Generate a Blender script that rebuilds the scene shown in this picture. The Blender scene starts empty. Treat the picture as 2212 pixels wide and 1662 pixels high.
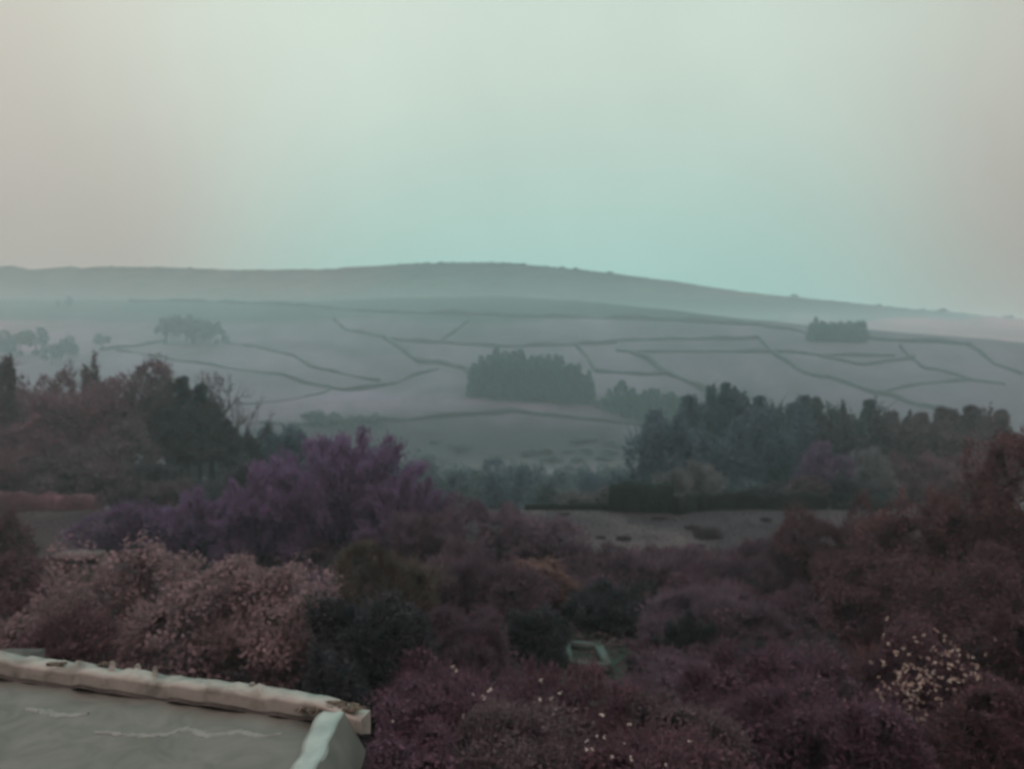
import bpy, math, random
import numpy as np
from mathutils import noise, Vector

RNG = np.random.default_rng(7)
random.seed(7)
scene = bpy.context.scene
COL = scene.collection
HZ, CX, CY, F = 780.0, 1106.0, 831.0, 1740.0       # horizon row, optical centre and focal length of the survey photograph
PITCH = math.atan((CY - HZ) / F)
SP, CP = math.sin(PITCH), math.cos(PITCH)

# ------------------------------------------------------------------ survey helpers
def ray(vx, vy):
    a, b = (vx - CX) / F, -(vy - CY) / F
    d = np.array([a, CP + b * SP, -SP + b * CP])
    return d / d[1]
def at(vx, vy, d):
    return ray(vx, vy) * d

# ------------------------------------------------------------------ terrain
_nd = np.array([0, 5, 9, 14, 20, 30, 42, 60, 75, 87, 92, 110, 130, 200, 260, 330, 345.])
_nz = np.array([-9.2, -9.2, -9.4, -10, -11, -12, -13.2, -15.4, -16.0, -16.1, -17.2, -20.5, -26, -42, -47, -42, -41])
_dd = np.arange(0, 346, 0.5)
_zz = np.interp(_dd, _nd, _nz)
_k = np.hanning(13); _k /= _k.sum()
_zz = np.convolve(np.pad(_zz, 6, mode='edge'), _k, mode='valid')
_gd = np.array([330, 390, 435, 515, 610, 710, 800, 860, 1700, 2000, 2400, 2750.])
_gg = np.array([0, .17, .33, .47, .62, .75, .832, .84, .80, .845, .925, 1.0])
_sx = np.array([-400, 0, 350, 520, 690, 760, 900, 1060, 1200, 1300, 1450, 1600, 1750, 1900, 2050, 2212, 2600])
_sy = np.array([572, 575, 578, 584, 582, 578, 570, 567, 578, 588, 607, 630, 645, 660, 674, 690, 720.])
_tx = np.array([-400, 0, 300, 600, 900, 1300, 1700, 2212, 2600])
_ts = np.array([1.26, 1.25, 1.18, 1.08, 1.0, 0.80, 0.48, 0.32, .32])
def sm(a, b, x):
    t = np.clip((x - a) / (b - a), 0, 1); return t * t * (3 - 2 * t)
def ground(x, y):
    x = np.asarray(x, float); y = np.asarray(y, float)
    az = np.arctan2(x, y); r = np.hypot(x, y)
    azc = np.clip(az, -.72, .72)
    d = r * np.cos(azc)
    vx = CX + F * np.tan(azc)
    zn = np.interp(d, _dd, _zz)
    s = np.interp(vx, _tx, _ts); sky = np.interp(vx, _sx, _sy)
    t = 420 + (d - 420) / s
    t = np.where(d < 420, d, t)
    g = np.interp(t, _gd, _gg)
    yv = 1001 - (1001 - sky) * g
    over = np.maximum(t - 2750, 0) * s
    zf = (HZ - yv) / F * np.minimum(d, d - over) - .16 * over
    zf = np.maximum(zf, -49)
    z = np.where(d < 330, zn, zf)
    w = sm(.85, 1.5, np.abs(az))
    return z * (1 - w) + (-9.2) * w
def gz(x, y): return float(ground(x, y))
def hit(vx, vy, d0=300.0):
    q = ray(vx, vy)
    ds = np.arange(d0, 3300, 2.0)
    h = ground(q[0] * ds, ds) - q[2] * ds
    i = int(np.argmax(h >= 0)) if (h >= 0).any() else len(ds) - 1
    return np.array([q[0] * ds[i], ds[i], gz(q[0] * ds[i], ds[i])])

# ------------------------------------------------------------------ materials
def mat_noise(name, cols, scale=.6, detail=5, rough=.9, dist=.4, spec=.15, second=None):
    m = bpy.data.materials.new(name); m.use_nodes = True
    nt = m.node_tree; b = nt.nodes['Principled BSDF']
    b.inputs['Roughness'].default_value = rough
    b.inputs['Specular IOR Level'].default_value = spec
    tc = nt.nodes.new('ShaderNodeTexCoord')
    n = nt.nodes.new('ShaderNodeTexNoise'); n.inputs['Scale'].default_value = scale
    n.inputs['Detail'].default_value = detail; n.inputs['Roughness'].default_value = .62
    n.inputs['Distortion'].default_value = dist
    r = nt.nodes.new('ShaderNodeValToRGB'); e = r.color_ramp.elements
    k = len(cols)
    pos = [.30 + .42 * i / (k - 1) for i in range(k)]
    e[0].position, e[0].color = pos[0], (*cols[0], 1)
    e[1].position, e[1].color = pos[-1], (*cols[-1], 1)
    for i in range(1, k - 1):
        q = e.new(pos[i]); q.color = (*cols[i], 1)
    nt.links.new(tc.outputs['Object'], n.inputs['Vector'])
    nt.links.new(n.outputs['Fac'], r.inputs['Fac'])
    nt.links.new(r.outputs['Color'], b.inputs['Base Color'])
    return m
def fol(name, c, v=.55, scale=.6):
    c = np.array(c) * .84; v *= .85
    m = mat_noise(name, [tuple(c * (1 - v)), tuple(c), tuple(c * (1 + v))], scale=scale)
    nt = m.node_tree; b = nt.nodes['Principled BSDF']; col = b.inputs['Base Color'].links[0].from_socket
    t = nt.nodes.new('ShaderNodeBsdfTranslucent'); nt.links.new(col, t.inputs['Color'])
    x = nt.nodes.new('ShaderNodeMixShader'); x.inputs[0].default_value = .4
    nt.links.new(b.outputs[0], x.inputs[1]); nt.links.new(t.outputs[0], x.inputs[2])
    nt.links.new(x.outputs[0], nt.nodes['Material Output'].inputs['Surface'])
    return m

M = {}
def defmats():
    for n, c, v, s in [
        ('conifer_far', (.022, .060, .058), .35, .15),
        ('conifer_pine', (.060, .092, .118), .4, .25),
        ('pine_olive', (.056, .070, .074), .45, .3),
        ('leafless_grey', (.105, .115, .12), .4, .25),
        ('leafless_teal', (.062, .090, .096), .4, .2),
        ('brown_wood', (.104, .060, .074), .5, .2),
        ('dark_brown_wood', (.076, .058, .066), .5, .25),
        ('olive_dark', (.044, .044, .050), .45, .4),
        ('purple', (.128, .090, .166), .4, .35),
        ('purple_deep', (.092, .064, .114), .45, .4),
        ('mauve_grey', (.100, .076, .098), .45, .5),
        ('mauve_dark', (.076, .056, .072), .45, .5),
        ('laurel', (.160, .122, .128), .38, 1.1),
        ('olive_conifer', (.070, .066, .054), .5, .6),
        ('dark_green', (.032, .038, .042), .5, .7),
        ('hedge_green', (.006, .014, .010), .4, .8),
        ('rust', (.092, .052, .056), .45, .5),
        ('rust_dark', (.072, .044, .050), .45, .6),
        ('wine', (.082, .052, .064), .45, .8),
        ('plum', (.080, .052, .070), .45, .9),
        ('brown_pink', (.082, .066, .072), .45, 1.0),
        ('bracken', (.13, .092, .082), .4, .8),
        ('wall_dark', (.006, .010, .009), .4, .5),
        ('wall_far', (.026, .036, .037), .4, .2),
        ('tuft', (.046, .040, .044), .4, 1.0),
    ]: M[n] = fol(n, c, v, s)
    M['cover'] = fol('cover', (.060, .050, .054), .5, .5)
    M['bark'] = mat_noise('bark', [(.02, .018, .018), (.05, .044, .042)], 3, 6)
    M['pale_leaf'] = mat_noise('pale_leaf', [(.12, .105, .09), (.245, .215, .18)], 6, 3)
    M['blossom'] = mat_noise('blossom', [(.18, .18, .165), (.30, .30, .275)], 6, 3)
    M['cream_bloom'] = mat_noise('cream_bloom', [(.22, .22, .16), (.36, .36, .27)], 6, 3)
    M['roof_felt'] = mat_noise('roof_felt', [(.040, .047, .040), (.058, .065, .056), (.074, .079, .070)], 1.6, 8, rough=.7, dist=1.2)
    M['coping'] = mat_noise('coping', [(.050, .055, .046), (.142, .150, .132), (.172, .178, .158)], 1.8, 8, rough=.7)
    M['flashing'] = mat_noise('flashing', [(.075, .098, .088), (.15, .19, .17)], 2.5, 5, rough=.45, spec=.4)
    M['seam'] = mat_noise('seam', [(.062, .070, .061), (.105, .112, .099)], 4, 5, rough=.5)
    M['slope_slate'] = mat_noise('slope_slate', [(.045, .056, .049), (.075, .086, .076)], 3, 8, rough=.6)
    M['render_wall'] = mat_noise('render_wall', [(.20, .19, .175), (.30, .29, .27)], 2, 8)
    M['moss'] = mat_noise('moss', [(.05, .052, .04), (.12, .115, .09)], 9, 6)
    M['dark_line'] = mat_noise('dark_line', [(.02, .022, .02), (.05, .05, .045)], 5, 3)
    M['frame_green'] = mat_noise('frame_green', [(.016, .028, .024), (.032, .050, .044)], 6, 5, rough=.6)
    M['soil'] = mat_noise('soil', [(.006, .012, .009), (.016, .022, .017)], 8, 6)
    M['shed_wood'] = mat_noise('shed_wood', [(.03, .026, .026), (.06, .05, .05)], 3, 6)
    M['shed_roof'] = mat_noise('shed_roof', [(.035, .028, .027), (.055, .044, .042)], 3, 6)
    M['petal_pink'] = M['wine']
defmats()

# ------------------------------------------------------------------ mesh building
class MB:
    def __init__(s): s.v, s.q, s.t, s.n = [], [], [], 0
    def _add(s, V): s.v.append(V); o = s.n; s.n += len(V); return o
    def quads(s, C, A, B):                       # leaf-sized quads, a little folded
        k = len(C)
        V = np.empty((k, 4, 3)); V[:, 0] = C - A; V[:, 1] = C - B * .55; V[:, 2] = C + A; V[:, 3] = C + B * .55
        o = s._add(V.reshape(-1, 3)); s.q.append(np.arange(k * 4).reshape(k, 4) + o)
    def slivers(s, C, D, W):
        k = len(C)
        V = np.empty((k, 3, 3)); V[:, 0] = C - W; V[:, 1] = C + W; V[:, 2] = C + D
        o = s._add(V.reshape(-1, 3)); s.t.append(np.arange(k * 3).reshape(k, 3) + o)
    def tube(s, P, R, k=5):
        P = np.asarray(P, float); m = len(P)
        T = np.gradient(P, axis=0); T /= np.linalg.norm(T, axis=1)[:, None] + 1e-9
        ref = np.array([1., 0, 0]) if abs(T[0][0]) < .8 else np.array([0, 1., 0])
        U = np.cross(T, ref); U /= np.linalg.norm(U, axis=1)[:, None] + 1e-9
        W = np.cross(T, U)
        a = np.arange(k) * 2 * math.pi / k
        R = np.asarray(R, float)
        V = P[:, None, :] + R[:, None, None] * (np.cos(a)[None, :, None] * U[:, None] + np.sin(a)[None, :, None] * W[:, None])
        o = s._add(V.reshape(-1, 3))
        i = np.arange(m - 1)[:, None] * k; j = np.arange(k)[None]; j2 = (j + 1) % k
        s.q.append(np.stack([i + j, i + j2, i + k + j2, i + k + j], -1).reshape(-1, 4) + o)
        s.t.append(np.array([[0, k2, k2 + 1] for k2 in range(1, k - 1)]) + o)
        s.t.append(np.array([[0, k2 + 1, k2] for k2 in range(1, k - 1)][::1]) + o + (m - 1) * k)
    def grid(s, V, nu, nv, wrap=False):
        o = s._add(np.asarray(V, float).reshape(-1, 3))
        i = np.arange(nu - 1)[:, None] * nv
        j = np.arange(nv if wrap else nv - 1)[None]; j2 = (j + 1) % nv
        s.q.append(np.stack([i + j, i + j2, i + nv + j2, i + nv + j], -1).reshape(-1, 4) + o)
    def face4(s, V):
        o = s._add(np.asarray(V, float)); s.q.append(np.array([[0, 1, 2, 3]]) + o)
    def box(s, c, e1, e2, e3):
        c, e1, e2, e3 = map(lambda q: np.asarray(q, float), (c, e1, e2, e3))
        V = np.array([c + a * e1 + b * e2 + d * e3 for d in (-1, 1) for b in (-1, 1) for a in (-1, 1)])
        o = s._add(V)
        s.q.append(np.array([[0, 2, 3, 1], [4, 5, 7, 6], [0, 1, 5, 4], [2, 6, 7, 3], [0, 4, 6, 2], [1, 3, 7, 5]]) + o)
    def mesh(s, name):
        V = np.concatenate(s.v).astype(np.float32)
        q = np.concatenate(s.q) if s.q else np.zeros((0, 4), int)
        t = np.concatenate(s.t) if s.t else np.zeros((0, 3), int)
        me = bpy.data.meshes.new(name)
        me.vertices.add(len(V)); me.vertices.foreach_set('co', V.ravel())
        me.loops.add(q.size + t.size)
        me.loops.foreach_set('vertex_index', np.concatenate([q.ravel(), t.ravel()]).astype(np.int32))
        me.polygons.add(len(q) + len(t))
        ls = np.concatenate([np.arange(len(q)) * 4, q.size + np.arange(len(t)) * 3]).astype(np.int32)
        me.polygons.foreach_set('loop_start', ls)
        me.update(calc_edges=True); me.validate()
        return me
    def build(s, name, mat, parent=None, loc=(0, 0, 0), smooth=False):
        me = s.mesh(name); me.materials.append(mat)
        if smooth: me.polygons.foreach_set('use_smooth', [True] * len(me.polygons))
        o = bpy.data.objects.new(name, me); COL.objects.link(o); o.location = loc
        if parent: o.parent = parent
        return o
def tag(o, label=None, cat=None, group=None, kind=None):
    if label: o['label'] = label
    if cat: o['category'] = cat
    if group: o['group'] = group
    if kind: o['kind'] = kind
    return o
def empty(name, loc, label, cat, group=None):
    o = bpy.data.objects.new(name, None); COL.objects.link(o); o.location = loc
    o.empty_display_size = .3
    return tag(o, label, cat, group)
def unit(n, rng=RNG):
    v = rng.normal(size=(n, 3)); return v / np.linalg.norm(v, axis=1)[:, None]
def nrm(v): return v / (np.linalg.norm(v, axis=-1, keepdims=True) + 1e-9)

# ------------------------------------------------------------------ foliage
def lobe_points(n, nl, rx, ry, rz, rng, lrmin=.20, lrmax=.50, flat=False):
    """points spread through the outer part of a lumpy crown; returns positions and outward directions"""
    d = unit(nl, rng); d[:, 2] = d[:, 2] * .9 + .12
    if flat: d[:, 2] = np.abs(d[:, 2]) * 1.0 - .25
    d = d / np.maximum(np.abs(d).max(1), .5)[:, None] ** .45
    lr = rng.uniform(lrmin, lrmax, nl)
    c = d * (1 - lr)[:, None] * rng.uniform(.62, 1.10, nl)[:, None]
    P, O = [], []
    got = 0
    while got < n:
        k = (n - got) * 2 + 50
        i = rng.integers(0, nl, k); u = unit(k, rng)
        r = lr[i] * rng.uniform(.62, 1.06, k)
        p = c[i] + u * r[:, None]
        dist = np.linalg.norm(p[:, None] - c[None], axis=2) / lr[None]
        ok = ((dist < .62).sum(1) == 0)
        p, u = p[ok], u[ok]
        P.append(p); O.append(u); got += len(p)
        if k > 400000: break
    P = np.concatenate(P)[:n]; O = np.concatenate(O)[:n]
    S = np.array([rx, ry, rz])
    return P * S, nrm(O / S)
def vnoise(Q, rng, k=7):
    K = unit(k, rng) * rng.uniform(.7, 1.5, (k, 1)); ph = rng.uniform(0, 6.28, k)
    return np.sin(Q @ K.T + ph).sum(1) / math.sqrt(k / 2)
def ragged(P, O, S, c, rng, amp=.24):
    """pull an even crown out of shape: bulges, hollows, upright tufts and thin places"""
    Q = (P - c) / S
    P = c + (P - c) * (1 + amp * vnoise(Q * 3.0, rng) * .6 + amp * .6 * vnoise(Q * 7.0, rng) * .6)[:, None]
    tuft = np.maximum(vnoise(Q * np.array([8, 8, 1.5]), rng), 0)
    P[:, 2] += tuft * .16 * S[2] * np.clip(Q[:, 2] + .4, 0, 1)
    keep = vnoise(Q * 9.0, rng) + rng.normal(0, .5, len(P)) > -.75
    return P[keep], O[keep]
def add_leaves(mb, P, O, size, rng, aspect=1.0):
    k = len(P)
    n = nrm(O * .7 + unit(k, rng) * .9 + np.array([0, 0, .25]))
    t1 = nrm(np.cross(n, unit(k, rng))); t2 = np.cross(n, t1)
    s = size * rng.uniform(.55, 1.35, k)[:, None]
    mb.quads(P, t1 * s * aspect, t2 * s)
def add_twigs(mb, P, O, length, w, rng, up=.5, wild=.5):
    k = len(P)
    D = nrm(O + unit(k, rng) * wild + np.array([0, 0, up]))
    W = nrm(np.cross(D, unit(k, rng)))
    L = length * rng.uniform(.5, 1.4, k)[:, None]
    mb.slivers(P, D * L, W * w * rng.uniform(.6, 1.3, k)[:, None])
def trunk_mesh(h, r, rng, lean=.04, limbs=0, crown=None):
    mb = MB()
    z = np.linspace(-.4, h, 7)
    off = np.cumsum(rng.normal(0, lean * h / 7, (7, 2)), axis=0); off[0] = 0
    P = np.column_stack([off, z]); R = r * np.linspace(1.15, .35, 7)
    mb.tube(P, R, 6)
    for i in range(limbs):
        j = rng.integers(3, 6); a = rng.uniform(0, 6.28); L = crown * rng.uniform(.55, .95)
        el = rng.uniform(.2, .9)
        e = P[j] + np.array([math.cos(a) * L * math.cos(el), math.sin(a) * L * math.cos(el), L * math.sin(el)])
        m = (P[j] + e) / 2 + np.array([0, 0, -.06 * L])
        mb.tube([P[j], m, e], [r * .45, r * .28, r * .1], 4)
    return mb
def conifer_mb(h, r, n, rng, droop=.25, power=.85, start=.06):
    mb = MB()
    t = rng.uniform(0, 1, n) ** 1.25
    z = h * (start + (1 - start) * t)
    # whorls: branch tips gather in uneven tiers
    tiers = 9
    ph = rng.uniform(0, 6.28)
    a = rng.uniform(0, 6.28, n)
    prof = r * (1 - t) ** power + .03 * r
    prof = prof * (1 + .22 * np.sin(a * 3 + ph + t * 25) + .16 * np.sin(t * tiers * 6.28))
    rr = prof * np.sqrt(rng.uniform(.12, 1, n))
    P = np.column_stack([rr * np.cos(a), rr * np.sin(a), z - droop * rr * .6])
    O = np.column_stack([np.cos(a), np.sin(a), np.full(n, -droop)])
    L = h * .035 + r * .16
    add_twigs(mb, P, O, L * 1.25, L * .34, rng, up=.15, wild=.45)
    mb.tube([[0, 0, -.3], [0, 0, h * .5], [0, 0, h * .99]], [h * .016, h * .010, h * .002], 5)
    return mb

def tree(name, cat, style, vx, vtop, vbot, hw, d, mat, label, group=None, n=2500, size=.3, depth=1.0, nl=14, seed=None, base=None, bark='bark'):
    rng = np.random.default_rng(abs(hash((round(vx), round(vtop), round(d), 3))) % 100000 if seed is None else seed)
    top = at(vx, vtop, d); x, y = top[0], top[1]
    g = gz(x, y) if base is None else base
    h = top[2] - g
    rw = hw / F * d * (1.22 if cat == 'shrub' and style != 'plume' else 1.1)
    n = int(n * 1.3)
    zb = max(at(vx, vbot, d)[2] - g, .02 * h)
    root = empty(name, (x, y, g), label, cat, group)
    m = M[mat]
    zc, rz = (h + zb) / 2, (h - zb) / 2
    if style in ('leaf', 'twig', 'mix'):
        P, O = lobe_points(n, nl, rw, rw * depth, rz, rng)
        P, O = ragged(P + np.array([0, 0, zc]), O, np.array([rw, rw * depth, rz]), np.array([0, 0, zc]), rng, .24 if cat == 'shrub' else .17)
        k = P[:, 2] > .02
        P, O = P[k], O[k]
        mb = MB()
        if style == 'leaf': add_leaves(mb, P, O, size, rng)
        elif style == 'twig': add_twigs(mb, P, O, size * 3.2, size * .34, rng)
        else:
            c = rng.uniform(size=len(P)) < .6
            add_leaves(mb, P[c], O[c], size, rng); add_twigs(mb, P[~c], O[~c], size * 3, size * .35, rng)
        q = np.nonzero(vnoise(P / rw * 6.0, rng) > .75)[0]; q = q[rng.uniform(size=len(q)) < (.3 if cat == 'shrub' else .12)]
        add_twigs(mb, P[q], O[q], size * 6.5, size * .22, rng, up=.45, wild=.45)
        mb.build('crown', m, root)
        trunk_mesh(zc, max(.02 * h + .02 * rw, .04), rng, .03, 5, min(rw, rz) * .8).build('trunk', M[bark], root)
    elif style == 'pine':
        mb = MB(); ncl = max(6, int(nl * .7)); tb = MB(); rw *= 1.25
        P0 = [[0, 0, -.4]]; q = rng.normal(0, .02 * h, 2)
        tb.tube([[0, 0, -.4], [q[0], q[1], h * .5], [q[0] * 1.3, q[1] * 1.3, h * .94]], [.018 * h, .013 * h, .004 * h], 6)
        for i in range(ncl):
            f = (i + .5) / ncl
            zz = zb + (h - zb) * (f * .86 + .05)
            rad = rw * (1.05 - .65 * f) * rng.uniform(.55, 1.0)
            a = i * 2.4 + rng.uniform(-.4, .4)
            off = rw * (1 - .7 * f) * rng.uniform(.3, .95)
            c = np.array([q[0] + math.cos(a) * off, q[1] + math.sin(a) * off, zz])
            k = n // ncl
            P, O = lobe_points(k, 5, rad * .85, rad * .85, max(rad * .5, (h - zb) * .11), rng)
            add_twigs(mb, P + c, O, size * 2.4, size * .5, rng, up=.6)
            tb.tube([[q[0], q[1], zz - rad * .5], (np.array([q[0], q[1], zz - rad * .4]) + c) / 2, c], [.007 * h, .005 * h, .002 * h], 4)
        P, O = lobe_points(n // 6, 4, rw * .3, rw * .3, (h - zb) * .09, rng)
        add_twigs(mb, P + np.array([q[0] * 1.3, q[1] * 1.3, h - (h - zb) * .09]), O, size * 2, size * .5, rng, up=.6)
        mb.build('crown', m, root); tb.build('trunk', M[bark], root)
    elif style == 'conifer':
        mb = conifer_mb(h, rw, n, rng); mb.build('crown', m, root)
        trunk_mesh(h * .6, .014 * h, rng, .005).build('trunk', M[bark], root)
    elif style == 'plume':          # stems that fan up and out from one stool, feathered with fine shoots
        mb, tb = MB(), MB()
        ns = nl
        per = n // ns
        for i in range(ns):
            a = rng.uniform(0, 6.28); el = math.pi / 2 - math.acos(1 - rng.uniform(0, .96)) * rng.uniform(.75, 1.0)
            dirv = np.array([math.cos(a) * math.cos(el) * rw, math.sin(a) * math.cos(el) * rw * depth, max(math.sin(el), .12) * h])
            dirv = dirv * rng.uniform(.78, 1.06)
            st = np.array([dirv[0] * .12, dirv[1] * .12, 0])
            tt = np.linspace(0, 1, 6)
            bend = np.array([0, 0, .10 * h])
            P = st + dirv * tt[:, None] * np.array([1, 1, 1]) + bend * (np.sin(tt * math.pi))[:, None]
            P[:, 2] = np.minimum(P[:, 2], h * 1.02)
            tb.tube(P, .055 * np.linspace(1, .2, 6) * h / 8, 4)
            f = rng.uniform(.28, 1, per) ** .8
            C = np.stack([np.interp(f, tt, P[:, j]) for j in range(3)], 1) + rng.normal(0, .075 * rw, (per, 3)) * (1.2 - .8 * f)[:, None]
            D = nrm(np.tile(nrm(dirv[None]), (per, 1)))
            C[:, 2] = np.maximum(C[:, 2], .05)
            add_twigs(mb, C, D, size * 3, size * .4, rng, up=.55, wild=.55)
        mb.build('crown', m, root); tb.build('stem', M[bark], root)
    elif style == 'bare':
        tb, mb = MB(), MB()
        def grow(p, dirv, L, r, lev):
            dirv = dirv / np.linalg.norm(dirv)
            mid = p + dirv * L * .5 + rng.normal(0, .06 * L, 3); e = p + dirv * L + rng.normal(0, .07 * L, 3)
            (tb if lev < 3 else mb).tube([p, mid, e], [r, r * .8, r * .55], 5 if lev < 2 else 3)
            if lev >= 5: return
            for _ in range(2 if lev == 0 else (3 if lev < 4 else 4)):
                nd = dirv + rng.normal(0, .55, 3) + np.array([0, 0, .18])
                grow(e if rng.uniform() < .7 else mid, nd, L * rng.uniform(.58, .8), r * .58, lev + 1)
        grow(np.array([0, 0, -.3]), np.array([.08, 0, 1.0]), h * .34, .030 * h, 0)
        grow(np.array([.0, 0, h * .2]), np.array([-.5, .1, 1.0]), h * .26, .021 * h, 1)
        t = tb.build('trunk', M[bark], root); c = mb.build('crown', m, root)
        V = np.concatenate(mb.v); s = h / max(V[:, 2].max(), .1); sx = rw / max(np.abs(V[:, 0]).max(), .1)
        for o in (t, c): o.scale = (sx, sx, s)
    return root

# far conifers share a few meshes (one mesh each: crown and stem in one silhouette, a few pixels wide)
PROTO = {}
def proto(key, mat, n, r, power, seed):
    mb = conifer_mb(1.0, r, n, np.random.default_rng(seed), power=power)
    me = mb.mesh(key); me.materials.append(M[mat]); PROTO[key] = me
for i in range(4): proto('conifer_%d' % i, 'conifer_far', 900, .17 + .02 * i, .85, 40 + i)
for i in range(3):
    rng = np.random.default_rng(60 + i); mb = MB()
    P, O = lobe_points(1100, 9, .36, .36, .50, rng); P = P[P[:, 2] > -.46]; O = O[:len(P)]; add_leaves(mb, P + [0, 0, .48], O, .05, rng); add_twigs(mb, P[::3] + [0, 0, .48], O[::3], .1, .02, rng)
    mb.tube([[0, 0, -.03], [0, 0, .6]], [.03, .012], 5)
    me = mb.mesh('round_%d' % i); me.materials.append(M['leafless_teal']); PROTO['round_%d' % i] = me
def far_tree(name, key, vx, vtop, vbase, wscale, label, cat, group=None, d0=300, p=None):
    p = hit(vx, vbase, d0) if p is None else p
    h = at(vx, vtop, p[1])[2] - p[2]
    o = bpy.data.objects.new(name, PROTO[key]); COL.objects.link(o)
    o.location = p - np.array([0, 0, .3]); o.scale = (h * wscale, h * wscale, h + .3); o.rotation_euler.z = random.uniform(0, 6.28)
    return tag(o, label, cat, group)

# ------------------------------------------------------------------ ground sheet
def make_ground():
    az = np.concatenate([np.arange(-180, -38, 4.0), np.arange(-38, 38, .17), np.arange(38, 180, 4.0)]) * math.pi / 180
    r = np.concatenate([[.5, 2], np.geomspace(4, 300, 120), np.arange(308, 1400, 11.0), np.arange(1400, 3620, 15.0), [3700, 3900]])
    A, R = np.meshgrid(az, r, indexing='ij')
    X, Y = R * np.sin(A), R * np.cos(A)
    Z = ground(X, Y)
    na, nr = A.shape
    bump = np.zeros_like(Z)
    fr = np.abs(A) < .68
    for i in range(na):
        if not fr[i, 0]: continue
        for j in range(nr):
            x, y, q = X[i, j], Y[i, j], R[i, j]
            amp = (.22 if q < 52 else .07) if q < 95 else (.6 if q < 330 else .35 + q * .0006)
            sc = .25 if q < 95 else (.06 if q < 330 else .02)
            bump[i, j] = amp * noise.fractal(Vector((x * sc, y * sc, 3.1)), .9, 2.1, 4)
    Z = Z + bump
    mb = MB(); mb.grid(np.stack([X, Y, Z], -1), na, nr)
    me = mb.mesh('ground')
    # close the seam behind the camera is not needed: the first and last spokes meet within a few degrees
    D = R * np.cos(np.clip(A, -.72, .72))
    f = np.maximum(Y, .1) * CP - Z * SP
    VY = CY - F * (Y * SP + Z * CP) / f
    VX = CX + F * X / f
    def n2(s, off=0.0):
        out = np.zeros_like(X)
        for i in range(na):
            if not fr[i, 0]: continue
            for j in range(nr): out[i, j] = noise.noise(Vector((X[i, j] * s + off, Y[i, j] * s * .6, off)))
        return out
    c = np.empty(X.shape + (3,))
    nA, nB, nC = n2(.012), n2(.05, 7.0), n2(.3, 2.0)
    soil = np.array([.040, .036, .036]); field = np.array([.018, .016, .019]) * (1 + np.array([.25, -.10, -.15]) * np.clip(sm(-8, -25, X), 0, 1)[..., None]); rough = np.array([.055, .062, .062])
    grass = np.array([.040, .038, .052]); moor = np.array([.026, .036, .032]); heath = np.array([.008, .018, .017])
    lawn = np.array([.020, .036, .026])
    c[:] = soil
    def mix(w, col): w = np.broadcast_to(w, X.shape)[..., None]; c[:] = c * (1 - w) + np.asarray(col) * w
    w = np.exp(-(((X - 3.6) / 4.2) ** 2 + ((Y - 33) / 6.0) ** 2)); mix(np.clip(w * 1.4, 0, 1), lawn)
    mix(sm(49, 60, D + 9 * nB + 5 * nC) * (1 - .75 * sm(.12, .5, nB + .6 * nC)), field)
    mix(sm(88, 93, D), rough)
    mix(sm(305, 345, D + nB * 20), grass * .26)
    hs = sm(375, 425, D + nB * 14 + nA * 20); mix(hs, grass)
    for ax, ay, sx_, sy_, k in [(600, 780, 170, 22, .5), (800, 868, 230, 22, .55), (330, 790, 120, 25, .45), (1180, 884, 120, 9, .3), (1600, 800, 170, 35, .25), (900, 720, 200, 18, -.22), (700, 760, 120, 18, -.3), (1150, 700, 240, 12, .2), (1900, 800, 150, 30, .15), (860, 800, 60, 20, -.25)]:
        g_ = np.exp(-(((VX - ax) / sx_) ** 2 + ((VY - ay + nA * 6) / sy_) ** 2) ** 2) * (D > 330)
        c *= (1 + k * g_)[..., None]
    m2 = sm(700, 684, VY + nA * 14 + nB * 4) * (D > 400); mix(m2, heath)
    m3 = sm(652, 640, VY + nA * 8 + nB * 3) * (D > 400); mix(m3, moor)
    # lens colour cast painted into the turf: redder towards both sides
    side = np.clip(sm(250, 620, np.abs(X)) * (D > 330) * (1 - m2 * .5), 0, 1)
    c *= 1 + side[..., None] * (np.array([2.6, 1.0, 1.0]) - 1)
    c *= (1 + .42 * nB + .5 * nA + .2 * nC)[..., None]
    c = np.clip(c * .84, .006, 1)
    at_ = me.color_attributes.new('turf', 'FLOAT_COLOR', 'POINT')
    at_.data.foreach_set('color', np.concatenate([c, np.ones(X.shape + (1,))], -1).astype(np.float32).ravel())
    m = bpy.data.materials.new('turf'); m.use_nodes = True; nt = m.node_tree; b = nt.nodes['Principled BSDF']
    b.inputs['Roughness'].default_value = .95; b.inputs['Specular IOR Level'].default_value = .1
    va = nt.nodes.new('ShaderNodeVertexColor'); va.layer_name = 'turf'
    tc = nt.nodes.new('ShaderNodeTexCoord')
    n1 = nt.nodes.new('ShaderNodeTexNoise'); n1.inputs['Scale'].default_value = .09; n1.inputs['Detail'].default_value = 9; n1.inputs['Roughness'].default_value = .7
    mr = nt.nodes.new('ShaderNodeMapRange'); mr.inputs['From Min'].default_value = .3; mr.inputs['From Max'].default_value = .7
    mr.inputs['To Min'].default_value = .68; mr.inputs['To Max'].default_value = 1.32
    mx = nt.nodes.new('ShaderNodeMix'); mx.data_type = 'RGBA'; mx.blend_type = 'MULTIPLY'; mx.inputs['Factor'].default_value = 1
    nt.links.new(tc.outputs['Object'], n1.inputs['Vector']); nt.links.new(n1.outputs['Fac'], mr.inputs['Value'])
    nt.links.new(va.outputs['Color'], mx.inputs['A']); nt.links.new(mr.outputs['Result'], mx.inputs['B'])
    nt.links.new(mx.outputs['Result'], b.inputs['Base Color'])
    me.materials.append(m)
    me.polygons.foreach_set('use_smooth', [True] * len(me.polygons))
    o = bpy.data.objects.new('ground', me); COL.objects.link(o); tag(o, kind='structure')
make_ground()

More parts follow.
